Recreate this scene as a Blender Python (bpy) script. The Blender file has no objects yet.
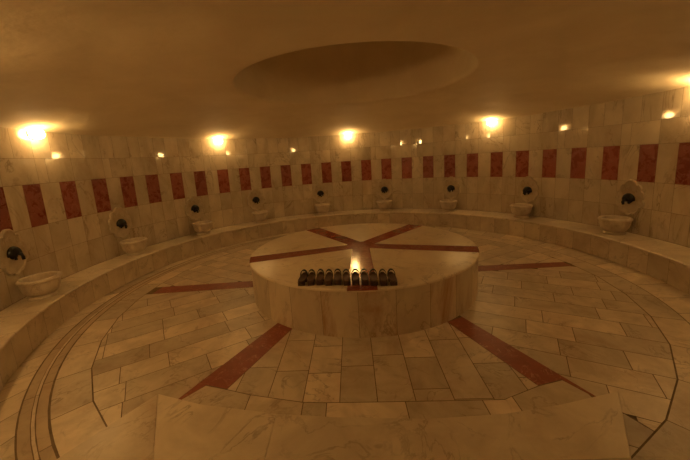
import bpy, bmesh, math, random
from mathutils import Vector, Matrix
random.seed(7)
PI = math.pi
S = bpy.context.scene
COL = S.collection
rad = math.radians

# ------------------------------------------------------------------ sizes (metres)
R, ZW = 4.636, 2.595          # round wall
RB, HB = 4.09, 0.36           # ring bench
BC = (-0.03, -0.10)           # bench / floor ring centre
RS, HS = 1.687, 0.555         # raised slab
SC = (-0.004, -0.05)
ZT, ZB = 1.825, 1.232         # red panels, top and bottom
STEP, PHASE = 0.1264, 1.6045
OC_R, OC_Z = 1.65, 2.97       # ceiling recess

# ------------------------------------------------------------------ materials
def new_mat(name):
    m = bpy.data.materials.new(name); m.use_nodes = True
    nt = m.node_tree
    return m, nt, nt.nodes['Principled BSDF']

def ramp(nt, fac, stops):
    r = nt.nodes.new('ShaderNodeValToRGB')
    while len(r.color_ramp.elements) < len(stops): r.color_ramp.elements.new(0.5)
    for e, (p, c) in zip(r.color_ramp.elements, stops):
        e.position = p; e.color = (*c, 1) if len(c) == 3 else c
    nt.links.new(fac, r.inputs['Fac']); return r

def noise(nt, vec, scale, detail=5, rough=.6, dist=0.0):
    n = nt.nodes.new('ShaderNodeTexNoise')
    n.inputs['Scale'].default_value = scale; n.inputs['Detail'].default_value = detail
    n.inputs['Roughness'].default_value = rough; n.inputs['Distortion'].default_value = dist
    nt.links.new(vec, n.inputs['Vector']); return n

def mixc(nt, fac, a, b, mode='MIX'):
    m = nt.nodes.new('ShaderNodeMix'); m.data_type = 'RGBA'; m.blend_type = mode
    for sock, v in ((m.inputs[0], fac), (m.inputs[6], a), (m.inputs[7], b)):
        if isinstance(v, (int, float)): sock.default_value = v
        elif isinstance(v, tuple): sock.default_value = (*v, 1)
        else: nt.links.new(v, sock)
    return m.outputs[2]

def mth(nt, op, a, b=None):
    m = nt.nodes.new('ShaderNodeMath'); m.operation = op
    for i, v in enumerate((a, b)):
        if v is None: continue
        if isinstance(v, (int, float)): m.inputs[i].default_value = v
        else: nt.links.new(v, m.inputs[i])
    return m.outputs[0]

def marble(name, base, dark, vein, scale=1.0, rough=.3, rust=0.25, bump=.15, rvar=.12, stretch=(1, 1, 1), spec=.5, tonevar=.3):
    """cut stone: cloudy base, thin veins, some iron-brown stain, a tone of its own per stone"""
    m, nt, bs = new_mat(name)
    tc = nt.nodes.new('ShaderNodeTexCoord')
    at = nt.nodes.new('ShaderNodeAttribute'); at.attribute_name = 'tone'
    # every stone is a different piece of the block: shift the pattern by its tone
    sc_ = nt.nodes.new('ShaderNodeVectorMath'); sc_.operation = 'SCALE'
    comb = nt.nodes.new('ShaderNodeCombineXYZ')
    nt.links.new(mth(nt, 'MULTIPLY', at.outputs['Fac'], 17.3), comb.inputs[0])
    nt.links.new(mth(nt, 'MULTIPLY', at.outputs['Fac'], 41.7), comb.inputs[1])
    nt.links.new(mth(nt, 'MULTIPLY', at.outputs['Fac'], 29.1), comb.inputs[2])
    add = nt.nodes.new('ShaderNodeVectorMath'); add.operation = 'ADD'
    nt.links.new(tc.outputs['Object'], add.inputs[0]); nt.links.new(comb.outputs[0], add.inputs[1])
    mp = nt.nodes.new('ShaderNodeMapping'); mp.inputs['Scale'].default_value = stretch
    nt.links.new(add.outputs[0], mp.inputs['Vector'])
    v = mp.outputs[0]
    n1 = noise(nt, v, 2.2*scale, 6, .62, .6)
    c = ramp(nt, n1.outputs['Fac'], [(.30, dark), (.62, base)]).outputs['Color']
    n2 = noise(nt, v, 1.6*scale, 7, .6, 1.6)
    vn = mth(nt, 'ABSOLUTE', mth(nt, 'SUBTRACT', n2.outputs['Fac'], .5))
    vf = ramp(nt, vn, [(0.0, (1, 1, 1)), (.022, (0, 0, 0))]).outputs['Color']
    n3 = noise(nt, v, 3*scale, 3)
    vf = mth(nt, 'MULTIPLY', vf, ramp(nt, n3.outputs['Fac'], [(.42, (0, 0, 0)), (.66, (.8, .8, .8))]).outputs['Color'])
    c = mixc(nt, vf, c, vein)
    n4 = noise(nt, v, 1.1*scale, 6, .65, 1.0)
    c = mixc(nt, mth(nt, 'MULTIPLY', ramp(nt, n4.outputs['Fac'], [(.53, (0, 0, 0)), (.66, (1, 1, 1))]).outputs['Color'], rust), c, (.32, .15, .06))
    tone = mth(nt, 'ADD', mth(nt, 'MULTIPLY', at.outputs['Fac'], tonevar), 1.0-tonevar/2)
    cm = nt.nodes.new('ShaderNodeCombineColor')
    for i in range(3): nt.links.new(tone, cm.inputs[i])
    c = mixc(nt, 1.0, c, cm.outputs[0], 'MULTIPLY')
    nt.links.new(c, bs.inputs['Base Color'])
    rr = mth(nt, 'ADD', mth(nt, 'MULTIPLY', n1.outputs['Fac'], rvar*2), rough-rvar)
    nt.links.new(rr, bs.inputs['Roughness'])
    bs.inputs['Specular IOR Level'].default_value = spec
    nb = noise(nt, v, 14*scale, 4)
    b = nt.nodes.new('ShaderNodeBump'); b.inputs['Strength'].default_value = bump; b.inputs['Distance'].default_value = .006
    nt.links.new(nb.outputs['Fac'], b.inputs['Height']); nt.links.new(b.outputs[0], bs.inputs['Normal'])
    return m

CREAM, CREAM_D, VEIN = (.66, .56, .41), (.47, .38, .27), (.27, .21, .15)
M_wall = marble('wall marble', (.64, .55, .41), (.44, .36, .25), (.25, .19, .13), 1.0, .04, .22, .0, .015, (1, 1, .55), .5, .15)
M_floor = marble('floor marble', (.66, .55, .40), (.44, .35, .24), (.25, .18, .12), 1.2, .40, .26, .15, .10, tonevar=.36)
M_bench = marble('bench marble', (.66, .56, .41), (.48, .38, .27), (.28, .21, .14), 1.0, .32, .20, .12, .08, tonevar=.22)
M_slab = marble('slab top marble', (.80, .68, .49), (.68, .55, .38), (.36, .26, .17), .9, .36, .22, .10, .08, tonevar=.08)
M_drum = marble('slab side marble', (.66, .55, .39), (.46, .36, .25), (.26, .17, .10), 1.0, .30, .8, .10, .08, (1, 1, .45), tonevar=.20)
M_carved = marble('carved marble', (.68, .58, .44), (.50, .41, .30), (.33, .25, .18), 2.2, .34, .22, .12, .08, tonevar=.1)
M_plate = marble('backplate marble', (.60, .51, .37), (.44, .36, .25), (.30, .22, .15), 2.0, .34, .22, .1, .08, tonevar=.1)
M_gutter = marble('gutter marble', (.50, .38, .25), (.40, .29, .19), (.25, .18, .12), 1.2, .4, .3, .12, .08)
M_red = marble('red marble', (.31, .076, .042), (.21, .047, .027), (.50, .26, .17), 3.0, .11, .0, .04, .04, tonevar=.30)
M_redfloor = marble('red floor marble', (.27, .064, .036), (.19, .042, .024), (.50, .26, .17), 3.0, .42, .0, .06, .07, tonevar=.2)
M_redwall = marble('red wall marble', (.30, .075, .044), (.21, .048, .029), (.42, .2, .13), 3.0, .28, .0, .06, .07, tonevar=.30)

m, nt, bs = new_mat('grout'); M_grout = m
n = noise(nt, nt.nodes.new('ShaderNodeTexCoord').outputs['Object'], 8)
nt.links.new(ramp(nt, n.outputs['Fac'], [(.3, (.13, .085, .05)), (.7, (.22, .15, .09))]).outputs['Color'], bs.inputs['Base Color'])
bs.inputs['Roughness'].default_value = .8

m, nt, bs = new_mat('ceiling plaster'); M_plaster = m
tc = nt.nodes.new('ShaderNodeTexCoord')
n = noise(nt, tc.outputs['Object'], 1.4, 6, .6, .4)
nt.links.new(ramp(nt, n.outputs['Fac'], [(.3, (.72, .61, .42)), (.7, (.82, .71, .51))]).outputs['Color'], bs.inputs['Base Color'])
bs.inputs['Roughness'].default_value = .8
bs.inputs['Specular IOR Level'].default_value = .15
n2 = noise(nt, tc.outputs['Object'], 1.7, 5, .5, .2)
b = nt.nodes.new('ShaderNodeBump'); b.inputs['Strength'].default_value = .5; b.inputs['Distance'].default_value = .05
nt.links.new(n2.outputs['Fac'], b.inputs['Height']); nt.links.new(b.outputs[0], bs.inputs['Normal'])

def simple(name, c1, c2, scale, rough, metal=0.0, bump=.1, stretch=(1, 1, 1)):
    m, nt, bs = new_mat(name)
    tc = nt.nodes.new('ShaderNodeTexCoord'); mp = nt.nodes.new('ShaderNodeMapping')
    mp.inputs['Scale'].default_value = stretch
    nt.links.new(tc.outputs['Object'], mp.inputs['Vector'])
    n = noise(nt, mp.outputs[0], scale, 5)
    nt.links.new(ramp(nt, n.outputs['Fac'], [(.3, c1), (.7, c2)]).outputs['Color'], bs.inputs['Base Color'])
    bs.inputs['Roughness'].default_value = rough; bs.inputs['Metallic'].default_value = metal
    b = nt.nodes.new('ShaderNodeBump'); b.inputs['Strength'].default_value = bump; b.inputs['Distance'].default_value = .002
    nt.links.new(n.outputs['Fac'], b.inputs['Height']); nt.links.new(b.outputs[0], bs.inputs['Normal'])
    return m
M_black = simple('blackened bronze', (.010, .009, .008), (.022, .018, .014), 30, .42, .6)
M_chrome = simple('worn nickel', (.50, .48, .45), (.62, .6, .56), 40, .3, .9)
M_wood = simple('dark wood', (.055, .027, .016), (.14, .07, .038), 14, .5, 0, .2, (6, 1, 6))
M_rubber = simple('black rubber', (.008, .008, .009), (.02, .018, .017), 60, .5)
M_fixture = simple('lamp metal', (.16, .12, .08), (.22, .17, .11), 30, .4, .7)
M_stopper = simple('dark drain', (.03, .022, .015), (.05, .04, .03), 20, .5)

LAMP_C = (1.0, .607, .222)
def lampmat(name, strength):
    m, nt, bs = new_mat(name)
    bs.inputs['Base Color'].default_value = (.9, .85, .75, 1)
    bs.inputs['Emission Color'].default_value = (*LAMP_C, 1)
    bs.inputs['Emission Strength'].default_value = strength
    return m
M_glow = lampmat('lit lamp glass', 55.0)
M_glow_strong = lampmat('strong lamp glass', 58.0)
M_glow_weak = lampmat('weak lamp glass', 22.0)

# ------------------------------------------------------------------ mesh helpers
class MB:
    def __init__(s): s.v, s.f, s.m, s.t = [], [], [], []
    def face(s, pts, mat=0, tone=.5):
        i = len(s.v); s.v += [tuple(p) for p in pts]; s.f.append(tuple(range(i, i+len(pts)))); s.m.append(mat); s.t.append(tone)
    def grid(s, rows, mat=0, tone=.5, closed=False, flip=False):
        """rows: list of equal-length point rings, shared vertices"""
        i0 = len(s.v); n = len(rows[0])
        for r in rows: s.v += [tuple(p) for p in r]
        for a in range(len(rows)-1):
            for b in range(n if closed else n-1):
                c = (b+1) % n
                q = (i0+a*n+b, i0+a*n+c, i0+(a+1)*n+c, i0+(a+1)*n+b)
                s.f.append(q[::-1] if flip else q); s.m.append(mat); s.t.append(tone)
    def prism(s, poly, z0, z1, mat=0, tone=.5, bev=0.0, bottom=False):
        """upright slab of a counter-clockwise polygon, softened top edge"""
        n = len(poly)
        P = [Vector((x, y)) for x, y in poly]
        c = sum(P, Vector((0, 0)))/n
        top = P
        if bev:
            top = []
            for i in range(n):
                a, b, d = P[i-1], P[i], P[(i+1) % n]
                e1 = (b-a).normalized(); e2 = (d-b).normalized()
                n1 = Vector((-e1.y, e1.x)); n2 = Vector((-e2.y, e2.x))
                bi = n1+n2
                bi = bi/max(bi.length_squared*.5, .3)
                top.append(b+bi*bev)
            s.grid([[(p.x, p.y, z0) for p in P], [(p.x, p.y, z1-bev) for p in P], [(p.x, p.y, z1) for p in top]], mat, tone, True)
        else:
            s.grid([[(p.x, p.y, z0) for p in P], [(p.x, p.y, z1) for p in P]], mat, tone, True)
        s.face([(p.x, p.y, z1) for p in top], mat, tone)
        if bottom: s.face([(p.x, p.y, z0) for p in reversed(P)], mat, tone)
    def build(s, name, mats, parent=None, smooth=None, loc=None):
        me = bpy.data.meshes.new(name)
        me.from_pydata(s.v, [], s.f)
        for mt in (mats if isinstance(mats, (list, tuple)) else [mats]): me.materials.append(mt)
        for p, mi in zip(me.polygons, s.m): p.material_index = mi
        a = me.attributes.new('tone', 'FLOAT', 'FACE')
        for i, t in enumerate(s.t): a.data[i].value = t
        bm = bmesh.new(); bm.from_mesh(me)
        bmesh.ops.remove_doubles(bm, verts=bm.verts, dist=1e-5)
        bmesh.ops.recalc_face_normals(bm, faces=bm.faces) if s.fix else None
        bm.to_mesh(me); bm.free()
        if smooth is not None:
            for p in me.polygons: p.use_smooth = True
            me.set_sharp_from_angle(angle=rad(smooth))
        o = bpy.data.objects.new(name, me); COL.objects.link(o)
        if parent: o.parent = parent
        if loc: o.location = loc
        return o
    fix = True

def tag(o, label=None, cat=None, group=None, kind=None):
    for k, v in (('label', label), ('category', cat), ('group', group), ('kind', kind)):
        if v: o[k] = v
    return o
def empty(name, loc=(0, 0, 0), rz=0.0, label=None, cat=None, group=None):
    o = bpy.data.objects.new(name, None); COL.objects.link(o)
    o.location = loc; o.rotation_euler = (0, 0, rz); o.empty_display_size = .1
    return tag(o, label, cat, group)
def copy_tree(o, parent=None):
    c = o.copy(); COL.objects.link(c)
    if parent: c.parent = parent
    for ch in list(o.children): copy_tree(ch, c)
    return c
def lathe(mb, prof, n=32, mat=0, tone=.5, f=None, c=(0, 0, 0), cap=True):
    rows = []
    for r, z in prof:
        rows.append([(c[0]+r*(f(a, r, z) if f else 1)*math.cos(a), c[1]+r*(f(a, r, z) if f else 1)*math.sin(a), c[2]+z) for a in [2*PI*k/n for k in range(n)]])
    mb.grid(rows, mat, tone, True)
    if cap:
        mb.face(list(reversed(rows[0])), mat, tone); mb.face(rows[-1], mat, tone)
def tube(mb, pts, r, n=10, mat=0, flat=(1, 1)):
    pts = [Vector(p) for p in pts]; rows = []
    for i, p in enumerate(pts):
        d = (pts[min(i+1, len(pts)-1)]-pts[max(i-1, 0)]).normalized()
        u = Vector((0, 0, 1)) if abs(d.z) < .9 else Vector((0, 1, 0))
        x = d.cross(u).normalized(); y = x.cross(d).normalized()
        rr = r[i] if isinstance(r, (list, tuple)) else r
        rows.append([p+x*rr*flat[0]*math.cos(2*PI*k/n)+y*rr*flat[1]*math.sin(2*PI*k/n) for k in range(n)])
    mb.grid(rows, mat, .5, True); mb.face(list(reversed(rows[0])), mat); mb.face(rows[-1], mat)
def pol(r, a, c=(0, 0)): return (c[0]+r*math.cos(a), c[1]+r*math.sin(a))
def clip(poly, a, b):
    """keep the part of a convex polygon left of the line a->b"""
    out = []
    def sd(p): return (b[0]-a[0])*(p[1]-a[1])-(b[1]-a[1])*(p[0]-a[0])
    for i in range(len(poly)):
        p, q = poly[i], poly[(i+1) % len(poly)]
        sp, sq = sd(p), sd(q)
        if sp >= 0: out.append(p)
        if (sp >= 0) != (sq >= 0):
            t = sp/(sp-sq); out.append((p[0]+t*(q[0]-p[0]), p[1]+t*(q[1]-p[1])))
    return out
def area(p): return sum(p[i][0]*p[(i+1) % len(p)][1]-p[(i+1) % len(p)][0]*p[i][1] for i in range(len(p)))/2
def dedupe(p):
    out = []
    for q in p:
        if not out or math.hypot(q[0]-out[-1][0], q[1]-out[-1][1]) > .004: out.append(q)
    while len(out) > 1 and math.hypot(out[0][0]-out[-1][0], out[0][1]-out[-1][1]) < .004: out.pop()
    return out
def inset(poly, d):
    out = list(poly)
    n = len(poly)
    for i in range(n):
        a, b = Vector(poly[i]), Vector(poly[(i+1) % n])
        e = (b-a).normalized(); nn = Vector((-e.y, e.x))*d
        out = clip(out, a+nn, b+nn)
        if len(out) < 3: return []
    return dedupe(out)

# ------------------------------------------------------------------ floor
GAP = .0035
fl = MB(); fl.fix = False
def stone(poly, z=0.0, mat=0, gap=GAP):
    q = inset(poly, gap)
    if len(q) >= 3 and area(q) > .002:
        fl.face([(x, y, z) for x, y in q], mat, random.random())
# bed of mortar below the stones
fl.face([pol(R+.25, 2*PI*k/96)+(-.006,) for k in range(96)], 1)
# outline of the sectors, kept counter-clockwise as lists of lines (keep left)
LL_out = [(-1.096, -1.321), (-1.77, -2.69)]; LL_in = [(-.892, -1.453), (-1.315, -2.44)]
RL_in = [(.885, -1.473), (1.285, -2.535)]; RL_out = [(1.084, -1.376), (1.69, -2.80)]
L_up = [(-1.74, .118), (-3.307, .047)]; L_lo = [(-1.70, -.150), (-3.326, -.228)]
R_lo = [(1.80, .032), (3.326, .066)]; R_up = [(1.80, .290), (3.318, .266)]
RP = 3.41                               # outer polygon of the sectors
def rows(lines, bis, poly=True, w=.30, off=0.0, z=0.0):
    """courses of stones laid along the direction bis inside the lines"""
    u = (math.cos(bis), math.sin(bis)); v = (-u[1], u[0])
    k = -14
    while k < 14:
        s0, s1 = (k*w)+off, (k+1)*w+off
        t = .9-random.random()*.6
        while t < 4.4:
            ln = random.choice((.42, .5, .58, .7, .82))
            q = [(u[0]*a+v[0]*b, u[1]*a+v[1]*b) for a, b in ((t, s0), (t+ln, s0), (t+ln, s1), (t, s1))]
            for a, b in lines:
                q = clip(q, a, b)
                if len(q) < 3: break
            if len(q) >= 3 and poly:
                for j in range(36):
                    q = clip(q, pol(RP, 2*PI*j/36+rad(5), BC), pol(RP, 2*PI*(j+1)/36+rad(5), BC))
                    if len(q) < 3: break
            if len(q) >= 3: stone(dedupe(q), z)
            t += ln
        k += 1
rows([(L_lo[0], L_lo[1]), (LL_out[1], LL_out[0])], rad(-147), off=.05)
rows([(LL_in[0], LL_in[1]), (RL_in[1], RL_in[0]), ((-1.311, -2.435), (-1.08, -2.51)), ((-1.08, -2.51), (-.62, -2.615)), ((-.62, -2.615), (-.43, -2.628)), ((-.43, -2.628), (.19, -2.645)), ((.19, -2.645), (.949, -2.66)), ((.949, -2.66), (1.281, -2.53))], rad(-91), off=.02)
rows([(RL_out[0], RL_out[1]), (R_lo[1], R_lo[0])], rad(-28), off=.1)
rows([(RL_out[1], RL_out[0]), ((2.2, -2.55), (1.2, -2.75)), ((1.0, -2), (1.0, -5))], rad(-28), off=.1, z=-.0015)
C0 = (0, .12)
rows([(R_up[0], R_up[1]), (pol(5, rad(60)), C0)], rad(30))
rows([(C0, pol(5, rad(60))), (pol(5, rad(120)), C0)], rad(90))
rows([(C0, pol(5, rad(120))), (L_up[1], L_up[0])], rad(150))
# the course in front of the step
tx = [(-1.66, -2.53), (-1.521, -2.374), (-1.311, -2.435), (-1.08, -2.51), (-.62, -2.615), (-.43, -2.628), (.19, -2.645), (.78, -2.6567), (.949, -2.66), (1.02, -2.63), (1.281, -2.53), (1.505, -2.472), (1.60, -2.63)]
cuts = [-1.66, -1.08, -.62, -.43, .19, .78, 1.02, 1.60]
for a, b in zip(cuts, cuts[1:]):
    seg = [p for p in tx if a-1e-6 <= p[0] <= b+1e-6]
    q = ([(a, -3.06), (b, -3.06)] if b < 1.5 else [(a, -3.06), (1.5, -2.96), (1.6, -2.85)])+list(reversed(seg))
    fl.face([(x+(GAP if x == a else -GAP if x == b else 0), y-GAP, 0) for x, y in q], 0, random.random())
# rings between the sectors and the bench
def ring(r0, r1, w, mat=0, z=0.0, off=0.0, n=None, skew=0.0, m_=4, rng=(0, 2*PI), chord=False):
    span = rng[1]-rng[0]
    n = n or int(span*(r0+r1)/2/w)
    for k in range(n):
        a0, a1 = rng[0]+span*k/n+off, rng[0]+span*(k+1)/n+off
        g = GAP/r0
        tn = random.random()
        inn = [pol(r0+GAP, a0+g+(a1-a0-2*g)*j/m_, BC) for j in range(m_+1)]
        if chord:
            p_, q_ = inn[0], inn[-1]
            inn = [(p_[0]+(q_[0]-p_[0])*j/m_, p_[1]+(q_[1]-p_[1])*j/m_) for j in range(m_+1)]
        ou = [pol(r1-GAP, a0+g+skew+(a1-a0-2*g)*j/m_, BC) for j in range(m_+1)]
        for j in range(m_):
            fl.face([(*inn[j+1], z), (*inn[j], z), (*ou[j], z), (*ou[j+1], z)], mat, tn)
GA0, GA1 = rad(95), rad(245)              # stretch of the ring that carries the gutter
ring(RP+.004, 3.690, .5, n=36, off=rad(5), chord=True)
ring(3.702, 3.778, .9, 2, -.003, rng=(GA0, GA1))
ring(3.778, 3.806, .9, 3, .002, rng=(GA0, GA1))
ring(3.806, 3.884, .9, 2, -.003, rng=(GA0, GA1))
ring(3.888, 4.13, .34, 0, skew=.03, rng=(GA0, GA1))
ring(3.692, 4.13, .42, 0, skew=.02, rng=(GA1-2*PI, GA0))
floor = fl.build('floor', [M_floor, M_grout, M_gutter, M_carved]); floor['kind'] = 'structure'
def strip(pts):
    mb = MB(); mb.face([(x, y, 0.0015) for x, y in pts], 0, random.random())
    mb.fix = False
    return mb.build('red_marble_strip', M_redfloor, floor)
strip([L_up[0], L_up[1], L_lo[1], L_lo[0]])
strip([LL_out[0], LL_out[1], (-1.66, -2.535), (-1.521, -2.368), (-1.311, -2.428), LL_in[0]])
strip([RL_in[0], (1.281, -2.525), (1.505, -2.466), (1.60, -2.635), RL_out[1], RL_out[0]])
strip([R_lo[0], R_lo[1], R_up[1], R_up[0]])

# ------------------------------------------------------------------ round wall, entrance opening
A_OPEN0, A_OPEN1 = rad(-105), rad(-76)          # opening in which the photographer stands
Z_OPEN = 2.25
wl = MB(); wl.fix = False
def wallq(a0, a1, z0, z1, r=R, mat=0, tone=.5):
    wl.face([(*pol(r, a1), z0), (*pol(r, a0), z0), (*pol(r, a0), z1), (*pol(r, a1), z1)], mat, tone)
G = .002
hw = .031
def in_open(a0, a1):
    d0 = A_OPEN0+2*PI; d1 = A_OPEN1+2*PI
    b0 = a0 % (2*PI); b1 = b0+(a1-a0)
    return b1 > d0 and b0 < d1
def cell(a0, a1, z0, z1, t=None):
    t = random.random() if t is None else t
    g = G/R
    if in_open(a0, a1):
        if z1 <= Z_OPEN: return
        z0 = max(z0, Z_OPEN)
        wallq(a0, a1, z0, z1, R+.004, 1)
    else: wallq(a0, a1, z0, z1, R+.004, 1)
    wallq(a0+g, a1-g, z0+G, z1-G, R, 0, t)
red_angles = []
NCOL = 50
SP = 2*PI/NCOL
measured = {-1: -1.58}
tiles = [-173.92, 178.42, 171.12, 164.07, 157.23, 150.22, 143.0, 135.6, 128.39, 121.18, 113.85, 106.52, 99.14, 91.91, 84.61, 77.36, 70.18, 62.84, 55.7, 48.47, 41.18, 33.86, 26.67, 19.53, 12.29, 4.76]
tiles = [t if t > -90 else t+360 for t in tiles]
step = 7.24
extra_hi = [tiles[0]+step*k for k in range(1, 12)]
extra_lo = [tiles[-1]-step*k for k in range(1, 13)]
ang = sorted([rad(t) for t in tiles+extra_hi+extra_lo])          # from about -82 deg to about 266 deg
ang = [a for a in ang if a < rad(-82)+2*PI]
HWR = rad(1.76)
for i, a in enumerate(ang):
    nxt = ang[i+1] if i+1 < len(ang) else ang[0]+2*PI
    b0, b1 = a+HWR, nxt-HWR
    for z0, z1 in ((0, HB), (HB, .80), (.80, ZB)):
        mid = (b0+b1)/2
        cell(a-HWR, a+HWR, z0, z1); 
        cell(b0, b1, z0, z1)
    cell(b0, b1, ZB, ZT)
    # above the red row: wide upright slabs
    if i % 2 == 0: cell(a-HWR, b0+(b1-b0)*.5, ZT, ZT+.36); cell(b0+(b1-b0)*.5, nxt-HWR, ZT, ZT+.36)
    else: cell(a-HWR, b1, ZT, ZT+.36)
    cell(a-HWR, a+HWR*1.2, ZT+.36, ZW+.02); cell(a+HWR*1.2, b1, ZT+.36, ZW+.02)
wall = wl.build('wall_round', [M_wall, M_grout]); wall['kind'] = 'structure'
g = .0015/R
for a in ang:
    if in_open(a-HWR, a+HWR): continue
    mb = MB(); mb.fix = False
    mb.face([(*pol(R, a+HWR-g), ZB+.002), (*pol(R, a-HWR+g), ZB+.002), (*pol(R, a-HWR+g), ZT-.002), (*pol(R, a+HWR-g), ZT-.002)], 0, random.random())
    # grout behind
    mb.build('red_marble_panel', M_redwall, wall)
mb = MB(); mb.fix = False
for a in ang:
    if in_open(a-HWR, a+HWR): continue
    mb.face([(*pol(R+.004, a+HWR), ZB), (*pol(R+.004, a-HWR), ZB), (*pol(R+.004, a-HWR), ZT), (*pol(R+.004, a+HWR), ZT)])
mb.build('mortar_bed', M_grout, wall)

# entrance passage behind the opening
xl, xr = pol(R, A_OPEN0)[0]-.02, pol(R, A_OPEN1)[0]+.02
yl, yr, yb = pol(R, A_OPEN0)[1], pol(R, A_OPEN1)[1], -7.2
mb = MB(); mb.face([(xl, yl+.01, 0), (xl, yb, 0), (xl, yb, 2.35), (xl, yl+.01, 2.35)]); mb.fix = False
o = mb.build('wall_left', M_wall); o['kind'] = 'structure'
mb = MB(); mb.face([(xr, yb, 0), (xr, yr+.01, 0), (xr, yr+.01, 2.35), (xr, yb, 2.35)]); mb.fix = False
o = mb.build('wall_right', M_wall); o['kind'] = 'structure'
mb = MB(); mb.face([(xl, yb, 0), (xr, yb, 0), (xr, yb, 2.35), (xl, yb, 2.35)]); mb.fix = False
o = mb.build('wall_back', M_wall); o['kind'] = 'structure'
mb = MB(); mb.face([(xl, yb, 2.35), (xr, yb, 2.35), (xr, yr+.02, 2.35), (0, -R-.01, 2.35), (xl, yl+.02, 2.35)]); mb.fix = False
o = mb.build('ceiling_passage', M_plaster); o['kind'] = 'structure'

# ------------------------------------------------------------------ ceiling
mb = MB(); mb.fix = False
prof = [(R+.012, ZW-.012), (R-.03, ZW+.008), (4.50, 2.636), (4.3, 2.675), (4.0, 2.735), (3.5, 2.825), (3.0, 2.90), (2.5, 2.935), (2.0, 2.95), (1.74, 2.957),
        (OC_R+.03, 2.960), (OC_R+.010, 2.967), (OC_R, 2.985), (OC_R-.003, 3.05), (OC_R-.01, 3.75), (1.50, 4.05), (1.25, 4.30), (.9, 4.5), (.45, 4.6), (.02, 4.62)]
NA = 128
def wob(r, a):
    if r < 2.6: return 0.0
    w_ = min(1, (r-2.6)/1.2)*(1 if r < R-.01 else .35)
    return w_*(.011*math.sin(5*a+1)+.009*math.sin(11*a+r*2)+.006*math.sin(23*a+r*5))
fine = []
for (r0, z0), (r1, z1) in zip(prof, prof[1:]):
    k = max(1, int(abs(r0-r1)/.12))
    for j in range(k): fine.append((r0+(r1-r0)*j/k, z0+(z1-z0)*j/k))
fine.append(prof[-1])
mb.grid([[(*pol(r, 2*PI*j/NA), z+wob(r, 2*PI*j/NA)) for j in range(NA)] for r, z in fine], 0, .5, True)
ceil = mb.build('ceiling', M_plaster, smooth=60); ceil['kind'] = 'structure'

# ------------------------------------------------------------------ ring bench
BA0, BA1 = rad(-56), rad(236)
bench = empty('wall_bench', (BC[0], BC[1], 0), 0, 'long curved cream marble bench running all round the wall', 'bench')
top = MB(); rs = MB()
nb = 62
for k in range(nb):
    a0 = BA0+(BA1-BA0)*k/nb; a1 = BA0+(BA1-BA0)*(k+1)/nb
    tn = random.random(); g = .0018/RB
    m_ = 4
    ar = [a0+g+(a1-a0-2*g)*j/m_ for j in range(m_+1)]
    rs.grid([[(*pol(RB, a), 0) for a in ar], [(*pol(RB, a), HB-.035) for a in ar]], 0, tn, flip=True)
    ab = [a0+(a1-a0)*j/m_ for j in range(m_+1)]
    rs.grid([[(*pol(RB+.004, a), 0) for a in ab], [(*pol(RB+.004, a), HB-.035) for a in ab]], 1, .5, flip=True)
nt_ = 40
def outer(a):       # distance from the bench centre to the wall along a
    d = Vector((math.cos(a), math.sin(a))); b = d.dot(Vector(BC)); return -b+math.sqrt(b*b-(BC[0]**2+BC[1]**2)+(R-.006)**2)-.003
for k in range(nt_):
    a0 = BA0+(BA1-BA0)*k/nt_; a1 = BA0+(BA1-BA0)*(k+1)/nt_
    g = .0018/RB; m_ = 4; tn = random.random()
    ar = [a0+g+(a1-a0-2*g)*j/m_ for j in range(m_+1)]
    top.grid([[(*pol(RB+.01, a), HB-.035) for a in ar], [(*pol(RB-.018, a), HB-.033) for a in ar], [(*pol(RB-.022, a), HB-.012) for a in ar], [(*pol(RB-.010, a), HB) for a in ar], [(*pol(outer(a), a), HB) for a in ar]], 0, tn, flip=True)
    ab = [a0+(a1-a0)*j/m_ for j in range(m_+1)]
    top.grid([[(*pol(RB-.012, a), HB-.03) for a in ab], [(*pol(RB-.012, a), HB-.003) for a in ab], [(*pol(outer(a), a), HB-.003) for a in ab]], 1, .5, flip=True)
for a in (BA0, BA1):
    q = [(*pol(RB, a), 0), (*pol(outer(a), a), 0), (*pol(outer(a), a), HB-.002), (*pol(RB, a), HB-.002)]
    rs.face(q if a == BA0 else q[::-1], 0, .5)
top.fix = rs.fix = False
top.build('seat_top', [M_bench, M_grout], bench, 35); rs.build('riser', [M_bench, M_grout], bench, 35)

# ------------------------------------------------------------------ central slab
slab = empty('marble_platform', (SC[0], SC[1], 0), 0, 'large round raised marble slab with red inlaid rays, standing in the middle of the floor', 'platform')
dr = MB(); dr.fix = False
npan = 26
for k in range(npan):
    a0 = 2*PI*k/npan+.05; a1 = 2*PI*(k+1)/npan+.05
    tn = random.random(); g = .002/RS
    ar = [a0+g+(a1-a0-2*g)*j/5 for j in range(6)]
    dr.grid([[(*pol(RS-.012, a), 0) for a in ar], [(*pol(RS-.012, a), HS-.032) for a in ar]], 0, tn)
    ab = [a0+(a1-a0)*j/5 for j in range(6)]
    dr.grid([[(*pol(RS-.015, a), 0) for a in ab], [(*pol(RS-.015, a), HS-.03) for a in ab]], 1, .5)
dr.build('side_panel_ring', [M_drum, M_grout], slab, 30)
HWS = .16
rays = [rad(x) for x in (-92.3, -164.5, 122.5, 48.0, -18.0)]
tp = MB(); tp.fix = False
NB = 160
def rimring(r, z): return [(*pol(r, 2*PI*k/NB), z) for k in range(NB)]
tp.grid([rimring(RS-.012, HS-.034), rimring(RS, HS-.030), rimring(RS+.001, HS-.012), rimring(RS-.004, HS-.004), rimring(RS-.012, HS)], 0, .5, True)
tp.face(rimring(RS-.012, HS), 0, .5)
tp.build('slab_top', M_slab, slab, 45)
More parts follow.
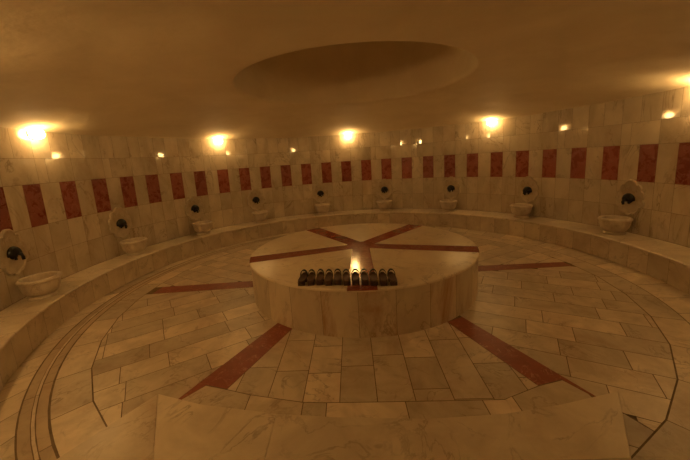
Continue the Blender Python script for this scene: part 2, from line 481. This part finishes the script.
# wedge stones of the top lie between the rays: thin joints are drawn by the inlay edges
for i, a in enumerate(rays):
    u = Vector((math.cos(a), math.sin(a))); v = Vector((-u.y, u.x))
    h = HWS if i == 0 else HWS*.93
    r_end = math.sqrt((RS-.014)**2-h*h)
    pts = []
    for j in range(9):
        s = h-2*h*j/8; rr = math.sqrt((RS-.013)**2-s*s); pts.append(u*rr+v*s)
    near = .12
    pts = [u*near*.75+v*-h*.8, ]+pts[::-1]+[u*near*.75+v*h*.8]
    ib = MB(); ib.fix = False
    ib.face([(p.x, p.y, HS+.0012+.0001*i) for p in pts], 0, random.random())
    # the ray turns down over the rounded rim
    arc = [(a+math.asin(h/RS)*(-1+2*j/8)) for j in range(9)]
    ib.grid([[(*pol(RS+.0022, t), HS-.013) for t in arc], [(*pol(RS-.0035, t), HS-.003) for t in arc], [(*pol(RS-.013, t), HS+.0012) for t in arc]], 0, .5)
    o = ib.build('red_marble_ray', M_red, slab)
hx = MB(); hx.fix = False
hx.face([(*pol(.235, 2*PI*k/10+.15), HS+.0018) for k in range(10)], 0, .8)
hx.build('red_marble_hub', M_red, slab)

# ------------------------------------------------------------------ entrance step in the foreground
HL = .16
st = empty('entrance_step', (0, -3.9, 0), 0, 'low broad marble step with a curved front edge, closest to the viewer', 'step')
oy = 3.9
front = [(-1.766, -2.652), (-1.367, -2.78), (-.762, -2.896), (-.316, -2.947), (.294, -2.985), (.802, -2.964), (1.215, -2.901), (1.674, -2.799)]
back_l = [(-2.094, -3.20), (-2.30, -3.56), (-2.34, -3.98), (-1.30, -4.44)]
def stp(poly, tone):
    mb = MB()
    P = [(x, y+oy) for x, y in poly]
    if area(P) < 0: P = P[::-1]
    mb.prism(P, 0.001, HL, 0, tone, .006)
    return mb.build('paving_slab', M_bench, st)
YB = yb+.01
stp([(-1.766, -2.652), (-2.094, -3.20), (-2.30, -3.56), (-1.41, -3.31)], .35)
stp([(-1.766, -2.652), (-1.41, -3.31), (-.755, -3.31), (-.762, -2.896), (-1.367, -2.78)], .62)
stp([(-.762, -2.896), (-.755, -3.31), (1.325, -3.31), (1.674, -2.799), (1.215, -2.901), (.802, -2.964), (.294, -2.985), (-.316, -2.947)], .55)
stp([(-2.30, -3.56), (-2.20, -4.02), (-1.25, -4.40), (-1.19, -4.46), (-.755, -4.46), (-.755, -3.31), (-1.41, -3.31)], .45)
stp([(-.755, -3.31), (-.755, -4.46), (1.10, -4.46), (1.10, -3.75), (1.325, -3.31)], .5)
stp([(-1.185, -4.46), (-1.185, YB), (1.10, YB), (1.10, -4.46)], .5)

# ------------------------------------------------------------------ wall lamps
def make_lamp():
    root = empty('wall_lamp')          # local +x points into the room, origin on the wall
    b_ = MB()
    N = 28
    def ringx(r, x): return [(x, r*math.cos(2*PI*k/N)*1.12, r*math.sin(2*PI*k/N)) for k in range(N)]
    rows_ = [ringx(.072, -.004), ringx(.072, .008), ringx(.068, .014), ringx(.060, .016)]
    b_.grid(rows_, 0, .5, True); b_.face(rows_[-1]); b_.face(rows_[0][::-1])
    b_.build('base', M_fixture, root, 40)
    g_ = MB()
    def sq(r, x):      # slightly squared globe
        out = []
        for k in range(20):
            t = 2*PI*k/20; c, s = math.cos(t), math.sin(t); p = (abs(c)**2.6+abs(s)**2.6)**(-1/2.6)
            out.append((x, r*p*c*1.08, r*p*s*.92))
        return out
    rows_ = [sq(.070, .013), sq(.077, .04), sq(.078, .085), sq(.070, .115), sq(.050, .136), sq(.02, .145)]
    g_.grid(rows_, 0, .5, True); g_.face(rows_[-1])
    g_.build('glass_cover', M_glow, root, 60)
    return root
lamp_label = {
    -176.3: 'lit bulkhead lamp high on the left wall, the largest glow of the lamps',
    136.0: 'lit bulkhead lamp high on the wall above the third washbasin from the left',
    90.6: 'lit bulkhead lamp high on the back wall, behind the middle of the round slab',
    42.65: 'lit bulkhead lamp at the wall top between the last two washbasins on the right',
    -4.4: 'lit bulkhead lamp on the far right wall, half cut by the picture edge',
    -47.0: 'lit bulkhead lamp on the near wall to the right of the entrance',
    -132.0: 'lit bulkhead lamp on the near wall to the left of the entrance'}
lamp0 = None
for a, lab in lamp_label.items():
    t = rad(a)
    o = make_lamp() if lamp0 is None else copy_tree(lamp0)
    lamp0 = lamp0 or o
    o.location = (*pol(R-.003, t), 2.530)
    o.rotation_euler = (0, 0, t+PI)
    if a in (-176.3, -4.4, -132.0):     # weaker bulbs at the two sides, a stronger one by the entrance
        gl = [c for c in o.children if c.name.startswith('glass')][0]
        gl.data = gl.data.copy(); gl.data.materials[0] = M_glow_weak if a in (-176.3, -4.4) else M_glow if a == -47.0 else M_glow_strong
    tag(o, lab, 'lamp', 'lamps round the top of the wall')

# ------------------------------------------------------------------ carved backplates with taps, and basins
def plate_outline(sc=1.0, n=180):
    pts = []
    for k in range(n):
        t = 2*PI*k/n            # 0 = up, symmetric on both sides
        c, sn = math.cos(t), math.sin(t)
        y = .215*sn*(1-.06*c)*(1 if c > -.4 else 1-.5*(-c-.4)/.6)
        z = .28*c
        tt = min(t, 2*PI-t)
        lob = 1+.13*abs(math.sin(tt*6))**.7 if tt < 2.62 else 1.0
        if tt < .26: lob = 1.0+.14*(1-tt/.26)+.13*abs(math.sin(tt*6))**.7
        pts.append((y*lob*sc, z*lob*sc))
    return pts
def make_plate():
    root = empty('carved_backplate')     # local +x into the room, origin on the wall at tap height
    pm = MB()
    def rr(sc, x): return [(x, y, z) for y, z in plate_outline(sc)]
    rows_ = [rr(1.0, -.006), rr(1.0, .030), rr(.975, .036), rr(.93, .036), rr(.89, .025), rr(.86, .024), rr(.5, .024), rr(.1, .024)]
    pm.grid(rows_, 0, .5, True); pm.face(rows_[-1]); pm.face(rows_[0][::-1])
    pm.build('stone_plate', M_plate, root, 40)
    # dark round tap fitting: hooded rose, spout, two taps
    tap = MB()
    N = 24; rows_ = []
    for r, x in ((.098, .026), (.100, .040), (.092, .060), (.074, .082), (.045, .098), (.012, .103)):
        rows_.append([(x, r*math.cos(PI*k/N-.25+(.5*k/N)), r*math.sin(PI*k/N-.25+(.5*k/N))) for k in range(N+1)])
    tap.grid(rows_, 0)
    inner = []
    for r, x in ((.090, .026), (.090, .040), (.082, .056), (.066, .074), (.040, .088), (.010, .092)):
        inner.append([(x, r*math.cos(PI*k/N-.25+(.5*k/N)), r*math.sin(PI*k/N-.25+(.5*k/N))) for k in range(N+1)])
    tap.grid(inner, 0, flip=True)
    for j in range(len(rows_)-1):
        for e in (0, -1):
            tap.face([rows_[j][e], rows_[j+1][e], inner[j+1][e], inner[j][e]])
    # rose behind
    rows_ = [[(x, r*math.cos(2*PI*k/N), r*math.sin(2*PI*k/N)) for k in range(N)] for r, x in ((.072, .026), (.070, .036), (.05, .040))]
    tap.grid(rows_, 0, .5, True); tap.face(rows_[-1])
    hood = tap.build('tap_hood', M_black, root, 40)
    sp = MB(); tube(sp, [(.035, 0, .0), (.085, 0, .0), (.118, 0, -.015), (.130, 0, -.045), (.131, 0, -.085)], [.020, .020, .019, .017, .018], 12)
    sp.build('spout', M_black, hood, 50)
    for s in (-1, 1):
        k_ = MB(); tube(k_, [(.03, s*.052, -.015), (.075, s*.055, -.02), (.085, s*.056, -.04), (.086, s*.056, -.07)], [.013, .013, .014, .015], 10)
        kk = k_.build('tap_handle', M_black, hood, 50)
    n_ = MB(); tube(n_, [(.100, .030, -.035), (.108, .030, -.062)], [.012, .012], 10)
    n_.build('tap_button', M_chrome, hood, 50)
    return root
def make_basin():
    root = empty('wash_basin')
    def lobes(a, r, z): return 1+(.045*abs(math.cos(4*a))-.02)*min(1, max(0, (z-.05)/.08))
    bm_ = MB()
    lathe(bm_, [(.128, .048), (.158, .066), (.184, .105), (.198, .16), (.205, .225)], 64, 0, .5, lobes, cap=False)
    lathe(bm_, [(.176, .262), (.170, .21), (.15, .13), (.09, .09), (.005, .085)], 64, 0, .5, lobes, cap=False)
    bm_.fix = False
    bm_.build('bowl', M_carved, root, 50)
    f_ = MB(); lathe(f_, [(.150, .0), (.152, .018), (.142, .032), (.124, .042), (.126, .050)], 48, 0, .5)
    f_.build('foot', M_carved, root, 40)
    r_ = MB(); r_.fix = False
    lathe(r_, [(.202, .220), (.216, .228), (.224, .246), (.222, .264), (.212, .274), (.192, .275), (.180, .268), (.175, .25)], 64, 0, .5, lobes, cap=False)
    r_.build('rim', M_carved, root, 50)
    d_ = MB(); lathe(d_, [(.022, .086), (.022, .091), (.012, .093)], 16)
    d_.build('drain', M_stopper, root, 40)
    return root
hole = [(-166.82, .971, 'on the near left wall, cut by the picture edge', 'nearest washbasin at the left edge, seen whole with its open bowl'),
        (167.91, .947, 'second from the left, its scalloped edge catching light', 'washbasin second from the left on the bench'),
        (146.15, .943, 'third from the left, below the second lamp', 'washbasin third from the left on the bench, below a lamp'),
        (125.57, .930, 'fourth from the left, left of the round slab', 'washbasin fourth from the left, in the back left of the bench'),
        (102.0, .925, 'on the back wall, just left of the middle', 'washbasin on the back bench just left of the middle lamp'),
        (78.32, .925, 'on the back wall, just right of the middle lamp', 'washbasin on the back bench just right of the middle lamp'),
        (55.16, .925, 'third from the right, left of the right back lamp', 'washbasin third from the right, on the back bench'),
        (31.91, .925, 'second from the right, right of the back right lamp', 'washbasin second from the right on the bench'),
        (7.39, .933, 'on the right wall, rightmost of the row', 'rightmost washbasin, in the dim light of the right wall bench')]
p0 = b0 = None
for a, z, l1, l2 in hole:
    t = rad(a)
    p = make_plate() if p0 is None else copy_tree(p0); p0 = p0 or p
    p.location = (*pol(R-.004, t), z); p.rotation_euler = (0, 0, t+PI)
    tag(p, 'carved marble backplate with black tap ' + l1, 'backplate', 'carved backplates with taps')
    b = make_basin() if b0 is None else copy_tree(b0); b0 = b0 or b
    b.location = (*pol(R-.258, t), HB+.0005); b.rotation_euler = (0, 0, t+PI)
    tag(b, 'small carved marble ' + l2, 'basin', 'washbasins on the bench')

# ------------------------------------------------------------------ clogs on the slab
def make_clog():
    root = empty('bath_clog')            # local +y is the toe
    so = MB()
    L, n = .235, 14
    def half(t):                          # half width along the sole
        return 0.039*(max(0.0, 1-abs(2*t-1)**3.2)**.5)*(.86+.22*t)+.004
    lo, hi = [], []
    for k in range(n+1):
        t = .5-.5*math.cos(PI*k/n); w = half(t); y = L*t-L/2
        z = .040+.012*(t-.45)**2*3+(.012 if t > .85 else 0)*(t-.85)/.15
        lo.append([(-w*.96, y, z), (w*.96, y, z)])
        hi.append([(-w, y, z+.018), (-w*.9, y, z+.023), (w*.9, y, z+.023), (w, y, z+.018)])
    prof_ = [[lo[k][0]]+hi[k]+[lo[k][1]] for k in range(n+1)]
    so.grid(prof_, 0, .5, True); so.face(prof_[0]); so.face(prof_[-1][::-1])
    so.build('sole', M_wood, root, 40)
    for y, d in ((-.062, .034), (.050, .030)):
        h_ = MB(); h_.prism([(-.036, y-d/2), (.036, y-d/2), (.036, y+d/2), (-.036, y+d/2)], 0, .046, 0, .5, .002, True)
        h_.build('heel_block', M_wood, root)
    sb = MB(); outer_, inner_ = [], []
    m_ = 14
    for k in range(m_+1):
        t = PI*k/m_
        x = -.0430*math.cos(t); zz = 0.048+.086*math.sin(t)**.8
        x2 = -.0385*math.cos(t); z2 = 0.048+.076*math.sin(t)**.8
        outer_.append([(x, .056, zz), (x, .094, zz-.003)]); inner_.append([(x2, .056, z2), (x2, .094, z2-.003)])
    loop = [[outer_[k][0], outer_[k][1], inner_[k][1], inner_[k][0]] for k in range(m_+1)]
    sb.grid(loop, 0, .5, True); sb.face(loop[0]); sb.face(loop[-1][::-1])
    sb.build('strap', M_rubber, root, 50)
    return root
order = ['leftmost clog of the row on the slab, turned outwards', 'second clog from the left end of the row', 'third clog from the left end of the row',
         'fourth clog from the left end of the row', 'fifth clog from the left end of the row', 'middle clog of the row, sixth from either end',
         'fifth clog from the right end of the row', 'fourth clog from the right end of the row', 'third clog from the right end of the row',
         'second clog from the right end of the row', 'rightmost clog of the row on the slab']
c0 = None
for i, lab in enumerate(order):
    t = i/10
    x = -.725+(.262+.725)*t; y = -1.475+(-1.605+1.475)*t
    c = make_clog() if c0 is None else copy_tree(c0); c0 = c0 or c
    rz = [-.12, .02, -.03, -.02, .0, .03, -.02, .02, .0, -.03, .03][i]
    c.location = (x, y+random.uniform(-.012, .012), HS+.0022); c.rotation_euler = (0, 0, rz)
    tag(c, 'dark wooden clog with black strap, ' + lab, 'clog', 'row of bath clogs on the slab')

# ------------------------------------------------------------------ world, camera, view
w = bpy.data.worlds.new('World'); S.world = w; w.use_nodes = True
w.node_tree.nodes['Background'].inputs[0].default_value = (1, .6, .3, 1)
w.node_tree.nodes['Background'].inputs[1].default_value = 0.0

cam = bpy.data.cameras.new('camera'); co = bpy.data.objects.new('camera', cam); COL.objects.link(co)
px, py, pz, yaw, pit, rol, f = -.1724, -4.8661, 1.9059, -.0371, .1703, -.0639, 318.169
F = Vector((math.sin(yaw)*math.cos(pit), math.cos(yaw)*math.cos(pit), -math.sin(pit)))
Rt = Vector((math.cos(yaw), -math.sin(yaw), 0)); U = Rt.cross(F)
R2 = Rt*math.cos(rol)+U*math.sin(rol); U2 = -Rt*math.sin(rol)+U*math.cos(rol)
mt = Matrix((R2, U2, -F)).transposed().to_4x4(); mt.translation = (px, py, pz)
co.matrix_world = mt
cam.sensor_fit = 'HORIZONTAL'; cam.sensor_width = 36.0; cam.lens = f/690*36
cam.shift_x = 8.4181/690; cam.shift_y = -16.1166/690
cam.clip_start = .03; cam.clip_end = 60
S.camera = co
S.view_settings.view_transform = 'Standard'; S.view_settings.look = 'None'
S.view_settings.gamma = 1; S.view_settings.exposure = 1.36
S.view_settings.use_curve_mapping = False
